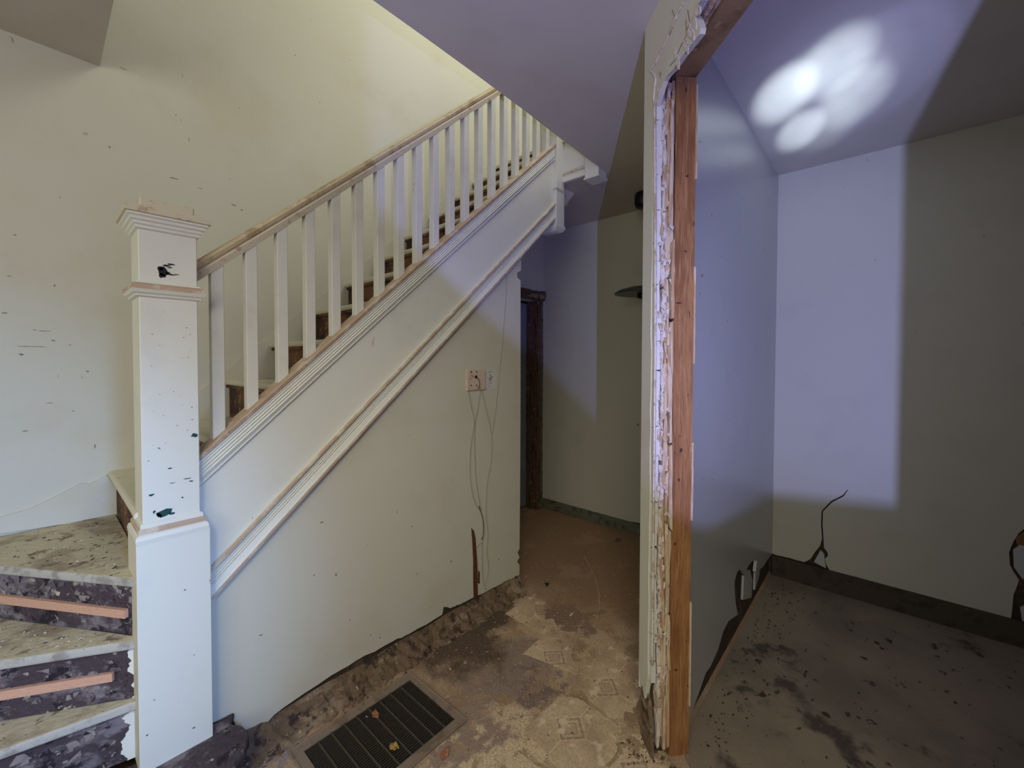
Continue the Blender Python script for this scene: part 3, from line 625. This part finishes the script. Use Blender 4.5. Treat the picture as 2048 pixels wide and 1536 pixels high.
obj('cap_plate', ring(*NA, [(.026, 2.0135), (.035, 2.016), (.036, 2.030), (.030, 2.038), (0, 2.040)]), m_railf, nw)
obj('cap_block', B(.222, .366, -.044, .094, 2.038, 2.074, bev=.004), m_railf, nw)
# dark chips in the newel paint
r = random.Random(4)
def NC(x, y, rad, mat, sx=1, sz=1, yy=-.0505, n=9):
    v = U(x, y, 1, yy); obj('paint_chip', ngon_chip(v, rad, 1, (0, -.0006, 0), r, n, sx, sz), mat, nw)
for a in [(326, 541, .010, 1.2, 1.3), (320, 536, .006, 1.3, 1), (325, 551, .007, 1, 1), (333, 531, .004, 2.2, .7), (342, 529, .003, 3, .7), (339, 535, .0025, 2.5, .8), (341, 549, .003, 3.5, .7), (353, 549, .0015, 4, .8), (337, 546, .003, 1.5, 1.2)]:
    NC(a[0], a[1], a[2]*1.35, m_blk, a[3], a[4])
for a in [(330, 1026, .014, 1.3, .8), (318, 1031, .007, 1, 1), (344, 1027, .007, 1.3, .7), (389, 870, .008, 1, 1), (339, 937, .003, 2, .7), (344, 966, .002, 4, .6), (375, 957, .002, 5, .6), (383, 962, .0025, 2, .8), (303, 990, .0035, 2, .8), (308, 1024, .003, 1, 1.5), (365, 995, .0025, 1, 1)]:
    NC(a[0], a[1], a[2]*1.25, m_green, a[3], a[4])
for i in range(26):
    x, y = r.uniform(290, 385), r.uniform(620, 930); NC(x, y, r.uniform(.0009, .0018), m_scar, r.uniform(1, 3), .7, n=6)
for a in [(295, 1470, .003), (308, 1400, .002), (388, 1310, .002), (370, 1180, .0025), (388, 1455, .003)]: NC(*a, m_scar, 1.5, 1, yy=-.0688, n=6)
# upper newel posts and the trimmed well edge between them
n1 = obj('newel_post', B(2.517, 2.617, -.035, .130, 2.56, 4.2, bev=.002), m_trim, st)
obj('newel_drop', ring(2.517, 2.617, -.035, .130, [(-.03, 2.500), (-.012, 2.506), (.0, 2.520), (.006, 2.532), (.006, 2.545), (0, 2.552), (0, 2.562)]), m_trim, n1)
obj('collar', ring(2.517, 2.617, -.035, .130, [(0, 2.80), (.006, 2.803), (.006, 2.812), (0, 2.815)]), m_railf, n1)
n2 = obj('newel_post', B(2.575, 2.685, -.345, -.235, 2.835, 4.2, bev=.002), m_trim, st)
obj('newel_foot', ring(2.575, 2.685, -.345, -.235, [(.006, 2.826), (.006, 2.838), (0, 2.842)]), m_trim, n2)
obj('well_fascia', B(2.605, 2.625, -.24, -.03, 2.872, 3.32), m_trim, st)
obj('fascia_trim', B(2.588, 2.606, -.236, -.034, 2.868, 2.905, bev=.004), m_trim, st)
obj('fascia_trim', B(2.594, 2.606, -.236, -.034, 2.925, 2.945, bev=.003), m_railf, st)
obj('fascia_trim', B(2.588, 2.606, -.236, -.034, 3.16, 3.20, bev=.004), m_trim, st)
obj('landing_string', slab([U(1126, 418, 1, .03), U(1152, 380, 1, .03), U(1126, 372, 1, .03)], (0, .02, 0)), m_trim, st)
obj('landing_string_bead', tube([U(1127, 418, 1, .025), U(1151, 384, 1, .025)], .006, 5), m_warm, st)

# ------------------------------------------------------------------ side door at the end of the hall
d = struct('door_1', B(3.425, 3.475, LY-.012, LY+.13, 0, 2.18, bev=.003), m_jambd)
obj('casing', slab(xz([(3.47, 0), (3.47, 2.27), (3.50, 2.28), (3.498, 2.1), (3.505, 1.6), (3.50, .9), (3.505, 0)], LY-.018), (0, .018, 0)), m_base, d)
r = random.Random(2)
hd = [(2.60, 2.17)]+[(2.6+.9*i/14, 2.262+r.uniform(-.008, .006)) for i in range(15)]+[(3.52, 2.275), (3.515, 2.20), (3.50, 2.17)]
obj('head_casing', slab(xz(hd, LY-.035), (0, .035, 0)), m_jambd, d)
obj('head_splinter', slab(xz([(3.20, 2.19), (3.50, 2.185), (3.52, 2.25), (3.3, 2.235)], LY-.045), (0, .012, 0)), m_scar, d)
obj('far_jamb', B(2.62, 2.65, LY, LY+.12, 0, 2.17), m_jambd, d)
obj('door_leaf', B(2.66, 3.42, LY+.13, LY+.165, .02, 2.15, bev=.003), m_doorl, d)
obj('stop_bead', B(3.405, 3.425, LY+.05, LY+.128, 0, 2.16), m_jambd, d)

# ------------------------------------------------------------------ scuffs, knocks and nail holes in the plaster
r = random.Random(77)
m_scuff = M('scuffed_plaster', (.30, .26, .20), [(60, .45, .6, (.20, .15, .10))], .9, .2)
m_spall = M('spalled_plaster', (.48, .40, .32), [(80, .5, .6, (.30, .20, .14))], .9, .3)
def marks(parent, ax, c, th, lst):
    for x, y, rad, sx, sz, *m in lst:
        obj('scuff', ngon_chip(U(x, y, ax, c), rad, ax, th, r, 8, sx, sz), m_spall if m else m_scuff, parent)
marks(wl, 1, LY, (0, -.0006, 0), [(18, 552, .004, 2, .7), (9, 626, .005, 2, .7), (89, 662, .006, 4, .35), (107, 681, .005, 1.6, .8), (59, 693, .007, 7, .25), (43, 709, .006, 1.6, .8), (175, 743, .004, 1.5, 1),
  (98, 806, .008, 1.8, .5, 1), (146, 822, .003, 2, .8), (52, 862, .005, 2, .6), (109, 571, .005, 1, 1.2, 1), (171, 268, .010, 1.2, .8, 1), (219, 294, .004, 1.5, 1), (352, 230, .004, 1, 1), (362, 240, .0035, 1, 1),
  (378, 279, .006, .7, 2.2, 1), (247, 137, .005, 3, .9, 1), (349, 357, .004, 5, .6), (401, 377, .004, 2.5, .6), (460, 358, .0035, 1, 1), (467, 410, .005, 3, .8), (483, 420, .004, 2, 1), (190, 892, .006, .7, 2), (305, 640, .004, 1, 1),
  (478, 216, .005, 1, 1, 1), (70, 660, .003, 2, .8), (164, 755, .005, .7, 1.5, 1), (590, 110, .004, 1, 1), (700, 120, .003, 1, 1), (640, 205, .003, 2, 1), (30, 470, .003, 2, 1), (140, 690, .003, 1.5, 1), (120, 395, .003, 1, 1)])
marks(ws, 1, .004, (0, -.0006, 0), [(644, 1045, .007, 1.4, .6), (672, 1150, .006, .8, 1.6), (833, 1148, .008, 1, 1.1, 1), (902, 1123, .006, 1, 1.4), (997, 1119, .007, 1, .9), (522, 1270, .005, 1.5, .6), (794, 1024, .004, .7, 1.4), (824, 1053, .005, 1.3, .7),
  (700, 1240, .004, 1, 1.3), (742, 1270, .004, 1, 1), (600, 920, .004, 1, 1), (735, 1090, .003, 1, 1), (628, 1150, .005, .7, 1.6, 1), (880, 900, .003, 1, 1), (905, 960, .005, 1.4, .5), (923, 972, .003, 1, 1), (1037, 860, .004, .5, 1.4), (760, 1275, .006, 1.4, .6), (860, 1213, .003, 1, 1), (820, 870, .003, 1, 1)])
marks(wb, 0, BX, (-.0006, 0, 0), [(1136, 616, .007, 1, 1), (1225, 604, .007, 1, 1), (1276, 850, .016, 1, 1), (1968, 472, .006, 1, 1), (1098, 995, .008, 1, 1.3), (1240, 640, .006, 3, .4, 1), (1620, 1040, .004, 1, 1), (1900, 880, .003, 1, 1), (1170, 730, .004, 2, .5)])
marks(wm, 1, -1.25, (0, -.0006, 0), [(1496, 368, .006, 1.5, .8), (1402, 810, .004, 1, 1), (1460, 640, .003, 1, 1), (1440, 900, .003, 1, 1)])

# ------------------------------------------------------------------ floor register
rg = empty('floor_register', (.92, -.31, 0), 'dark metal floor register grille in a wooden frame beside the stair wall', 'floor vent')
gx0, gx1, gy0, gy1 = .672, 1.168, -.482, -.148
b = slab(xy([(.634, -.108), (1.196, -.108), (1.198, -.520), (.634, -.520)], .0), (0, 0, .010), holes=[xy([(gx0, gy1), (gx1, gy1), (gx1, gy0), (gx0, gy0)], 0)])
obj('frame', b, m_regf, rg)
fr = [(.634, -.108), (1.196, -.108), (1.198, -.520), (.634, -.520)]
for i in range(4):
    a, c = Vector((*fr[i], .010)), Vector((*fr[(i+1) % 4], .010)); obj('frame_bead', tube([a, c], .004, 6), m_regf, rg)
obj('duct_dark_sheet', B(gx0, gx1, gy0, gy1, .0012, .002), m_black, rg)  # flat black sheet on the floor, stands in for the dark hollow below
nb = 30
bmx = boxmesh('bar', gx0, gx1, -.0015, .0015, .0022, .0085, mat=m_metal)
for i in range(nb): link('bar', bmx, rg, (0, gy0+(i+.5)*(gy1-gy0)/nb, 0))
bmc = boxmesh('cross_bar', -.0022, .0022, gy0, gy1, .003, .0105, mat=m_metalc)
for i in range(1, 9): link('cross_bar', bmc, rg, (gx0+i*(gx1-gx0)/9, 0, 0))

# ------------------------------------------------------------------ wall plate, label, wires
pl = empty('wall_plate', U(950, 778, 1, 0), 'painted-over square wall plate with screw holes on the stair wall', 'wall plate')
a, c = U(932, 739, 1, 0), U(968, 779, 1, 0)
obj('plate', B(a.x, c.x, -.012, .004, c.z, a.z, bev=.003), m_plate, pl)
for px, py in [(942, 744), (953, 744), (942, 771), (953, 771)]:
    v = U(px, py, 1, -.012); obj('screw_hole', lathe([(0, 0), (.005, 0), (.005, .002), (0, .002)], (0, 0, 0), 8), m_dark, pl, loc=v).rotation_euler = (math.pi/2, 0, 0)
v = U(952, 754, 1, -.012); h = obj('jack_hole', lathe([(0, 0), (.010, 0), (.010, .002), (.006, .003), (0, .003)], (0, 0, 0), 10), m_blk, pl, loc=v); h.rotation_euler = (math.pi/2, 0, 0)
obj('wire_stub', tube([U(953, 754, 1, -.018), U(958, 760, 1, -.022), U(960, 768, 1, -.018), U(957, 778, 1, -.013)], .0022, 5), m_rust, pl)
obj('cover_edge', tube([U(933, 741, 1, -.013), U(932, 750, 1, -.014), U(935, 762, 1, -.013), U(935, 778, 1, -.013)], .0025, 5), m_plate, pl)
a, c = U(968, 739, 1, .003), U(993, 777, 1, .003)
lb = empty('paper_label', (a.x, .003, c.z), 'small torn white paper label with handwriting beside the wall plate', 'label')
obj('paper', slab(rag((a.x, .0035, a.z), (c.x, .0035, a.z-.004), 5, .002, (0, 0, 1), r)+rag((c.x, .0035, a.z-.004), (c.x-.004, .0035, c.z), 5, .002, (1, 0, 0), r)+[Vector((c.x-.004, .0035, c.z)), Vector((a.x, .0035, c.z))], (0, -.0012, 0)), m_paper, lb)
for pts in ([(976, 745), (980, 743), (986, 744)], [(979, 748), (980, 756), (978, 760), (984, 758)], [(974, 755), (980, 758), (986, 753)], [(977, 763), (982, 761), (983, 767), (978, 768)], [(976, 771), (979, 774)], [(981, 749), (984, 753), (981, 757)]):
    obj('pen_mark', tube([U(x, y, 1, .002) for x, y in pts], .0013, 4), m_blk, lb)
def wire(pts, lab, rad=.0022, mat=m_wire):
    P = [U(x, y, 1, .001-.002*((i % 2))) for i, (x, y) in enumerate(pts)]
    # smooth
    Q = []
    for i in range(len(P)-1):
        p0, p1, p2, p3 = P[max(i-1, 0)], P[i], P[i+1], P[min(i+2, len(P)-1)]
        for k in range(6):
            t = k/6; Q.append(.5*((2*p1)+(p2-p0)*t+(2*p0-5*p1+4*p2-p3)*t*t+(3*p1-p0-3*p2+p3)*t**3))
    Q.append(P[-1]); tag(at_base('wire', tube(Q, rad, 5), mat), lab, 'wire', 'thin wires hanging from the wall plate')
wire([(936, 780), (944, 820), (949, 845), (942, 890), (940, 950), (948, 1000), (964, 1030), (968, 1060), (965, 1082), (953, 1095)], 'thin wire looping lowest-left from the wall plate to the rusty gouge')
wire([(961, 780), (955, 820), (950, 850), (949, 900), (952, 960), (960, 1010), (966, 1050), (964, 1100), (965, 1150), (971, 1180)], 'middle thin wire from the wall plate down to the wall foot')
wire([(963, 779), (972, 820), (983, 870), (982, 920), (974, 970), (972, 1030), (976, 1070), (973, 1100), (977, 1135), (972, 1168)], 'rightmost thin wire bowing out below the paper label')
wire([(958, 1012), (966, 1040), (967, 1065), (963, 1080)], 'short dark wire end hanging above the rusty gouge', .0028, m_rust)

# ------------------------------------------------------------------ hanging lamp in the hall
c = (3.205, -.392, 0)
pn = empty('pendant_lamp', (c[0], c[1], 2.05), 'black pendant lamp with thin rod and shallow green saucer shade in the hall', 'lamp')
obj('canopy', lathe([(0, 0), (.068, 0), (.074, -.02), (.074, -.085), (.06, -.11), (.02, -.115), (0, -.115)], (c[0], c[1], CZ), 20), m_black, pn, True)
obj('rod', tube([(c[0], c[1], CZ-.10), (c[0], c[1], 2.13)], .007, 8), m_black, pn)
obj('shade', lathe([(0, .045), (.05, .042), (.12, .030), (.19, .010), (.225, -.010), (.226, -.014), (.18, -.018), (.10, -.020), (0, -.020)], (c[0], c[1], 2.105), 36), m_shade, pn, True)
obj('socket', lathe([(0, -.015), (.045, -.015), (.045, -.05), (.03, -.056), (0, -.056)], (c[0], c[1], 2.105), 16), m_black, pn, True)

# ------------------------------------------------------------------ loose things
def leaf(name, cpt, size, mat, lab, rot, group=None):
    bm = bmesh.new(); n = 14; ring_ = []
    for k in range(n):
        a = 2*math.pi*k/n; q = size*(.55+.45*abs(math.sin(a*2.5+rot))); ring_.append(bm.verts.new((q*math.cos(a+rot)*.7, q*math.sin(a+rot), .004+.004*math.sin(3*a))))
    cv = bm.verts.new((0, 0, .001)); dv = bm.verts.new((0, 0, -.0005)) ; lows = [bm.verts.new(v.co-Vector((0, 0, .001))) for v in ring_]
    for k in range(n): bm.faces.new([cv, ring_[k], ring_[(k+1) % n]]); bm.faces.new([dv, lows[(k+1) % n], lows[k]]); bm.faces.new([ring_[k], lows[k], lows[(k+1) % n], ring_[(k+1) % n]])
    tag(obj(name, bm, mat, loc=cpt), lab, 'leaf')
leaf('dry_leaf', U(751, 1430, 2, .0115), .026, m_leaf, 'reddish brown dry leaf on the register grille, upper of two', .4)
leaf('dry_leaf', U(788, 1494, 2, .0115), .026, m_leafy, 'yellow brown dry leaf on the register grille, nearer the camera', 1.7)
tag(at_base('plaster_crumb', chunk(U(733, 1433, 2, .013), (.014, .010, .008), random.Random(3)), m_flake), 'tiny white plaster crumb beside the reddish leaf on the register', 'crumb')
r = random.Random(8)
for (x, y, s, lab, mat) in [(890, 1510, (.055, .03, .02), 'orange brick crumb on the floor right of the register', m_brick),
                       (733, 1368, (.07, .035, .025), 'reddish wood scrap beside the torn plaster foot above the register', m_brick),
                       (1092, 1171, (.03, .03, .018), 'small black lump on the bare hall floor', m_blk),
                       (1143, 1230, (.06, .014, .006), 'white paint sliver on the dark hall floor patch', m_flake),
                       (1238, 1082, (.12, .06, .012), 'pale flat scrap on the floor near the hall back wall', m_scar),
                       (892, 1398, (.05, .012, .008), 'thin splinter beside the register corner', m_lath),
                       (986, 1188, (.04, .03, .09), 'upright plaster shard leaning at the foot of the stair wall', m_plas),
                       (964, 1216, (.05, .04, .05), 'squat plaster chunk left of the upright shard', m_plas),
                       (1034, 1160, (.06, .04, .02), 'flat plaster piece under the end of the stair wall', m_plas),
                       (912, 1245, (.06, .03, .03), 'brown plaster chunk at the wall foot under the broken notch', m_scar),
                       (1008, 1185, (.05, .04, .03), 'dirty plaster lump right of the upright shard', m_scar)]:
    nm = lab.split()[1] if False else {'m': 'x'}.get('z', 'plaster_chunk' if mat in (m_plas,) else 'floor_scrap')
    p = U(x, y, 2, 0); p.z = s[2]/2+.001
    tag(at_base(nm, chunk(p, s, r, n=10), mat), lab, 'debris')
# uncountable litter on the floor, the winders and at the plaster foot
def litter(name, n, area, mat, lab, smin, smax, zf=lambda x, y: 0.0, seed=1):
    q = random.Random(seed); bm = bmesh.new(); k = 0
    while k < n:
        x, y = area(q)
        if gx0-.02 < x < gx1+.02 and gy0 < y < gy1 and name != 'tread_litter': continue
        s = smin*(smax/smin)**q.random()
        chunk((x, y, zf(x, y)+s*.12), (s, s*q.uniform(.4, 1), s*.25), q, n=6, bm=bm); k += 1
    return tag(obj(name, bm, mat), lab, 'debris', kind='stuff')
litter('floor_litter', 420, lambda q: (q.uniform(.45, 2.4), q.uniform(-1.4, -.06)), m_flake, 'pale paint flakes scattered over the scraped floor', .003, .010, seed=2)
litter('floor_litter', 320, lambda q: (q.uniform(.45, 2.8), q.uniform(-1.2, -.05)), m_dirt, 'dark dirt crumbs scattered over the scraped floor', .003, .012, seed=3)
litter('wall_foot_rubble', 420, lambda q: (q.uniform(.45, 2.15), -.03-.07*q.random()**1.5), m_scar, 'brown rubble along the torn foot of the stair wall', .008, .032, seed=4)
litter('room_litter', 260, lambda q: (lambda t: (1.75+1.75*t, -1.29-q.expovariate(14)))(q.random()), m_dirt, 'dark rubble along the foot of the right room partition', .006, .028, lambda x, y: .003, seed=5)
litter('room_litter', 80, lambda q: (q.uniform(1.75, 3.3), q.uniform(-2.6, -1.3)), m_dirt, 'dark crumbs scattered over the right room floor', .010, .042, lambda x, y: .003, seed=6)
litter('jamb_rubble', 110, lambda q: (lambda c: (c.x, c.y))(CP(q.uniform(.20, .36), q.uniform(-.10, .10), 0)), m_scar, 'plaster rubble at the foot of the stripped stud', .006, .026, seed=7)
def trd(q):
    return (lambda a, b: (a, b))(q.uniform(-.30, .18), q.uniform(.30, .80))
litter('tread_litter', 90, lambda q: (lambda t, u_: (.17-.40*t*u_, .12+.66*t))(q.random(), q.random()), m_flake, 'paint flakes lying on the widest winder tread', .004, .014, lambda x, y: .83, seed=8)
litter('tread_litter', 70, lambda q: (lambda t, u_: (.17-.40*t*u_, .12+.66*t))(q.random(), q.random()), m_dirt, 'dark crumbs lying on the widest winder tread', .004, .018, lambda x, y: .83, seed=9)
litter('tread_litter', 110, lambda q: (lambda t: (.16-.45*t, .03+.42*t*q.random()+.30*t))(q.random()), m_flake, 'paint flakes lying on the second winder tread down', .004, .014, lambda x, y: .622, seed=10)

# ------------------------------------------------------------------ unseen work lamp behind the camera that throws the violet light
wk = empty('work_lamp', (LAMP.x, LAMP.y, 0), 'cold white work lamp on a stand with an added screen that shapes its shadows, behind the viewpoint', 'lamp')
obj('stand', tube([(LAMP.x, LAMP.y, 0.02), (LAMP.x, LAMP.y, LAMP.z-.10)], .015, 8), m_black, wk)
obj('base', lathe([(0, 0), (.16, 0), (.16, .015), (.02, .03), (0, .03)], (LAMP.x, LAMP.y, 0), 20), m_black, wk)
bm = bmesh.new(); Rv = .35; prev = None; vs = []  # added screen, its top edge shaped to cut the lamp's light
for i in range(0, 61):
    az = -60+i*200/60
    if az < 28.5: m_ = -.142+(.028 if az < 16 else 0)*(16-az)/16 if az > 0 else -.10
    else: m_ = -.142+.0172*(az-28.5)+(1.6 if az > 61 else 0)
    a = math.radians(az); x, y = LAMP.x+Rv*math.cos(a), LAMP.y+Rv*math.sin(a)
    vs.append((bm.verts.new((x, y, LAMP.z-.45)), bm.verts.new((x, y, LAMP.z+m_*Rv))))
for a, c in zip(vs, vs[1:]): bm.faces.new([a[0], c[0], c[1], a[1]])
v_ = obj('shadow_screen', bm, m_black, wk); sm = v_.modifiers.new('s', 'SOLIDIFY'); sm.thickness = .004
obj('shadow_screen_floor', lathe([(0, 0), (.36, 0), (.36, .004), (0, .004)], (LAMP.x, LAMP.y, LAMP.z-.45), 32), m_black, wk)
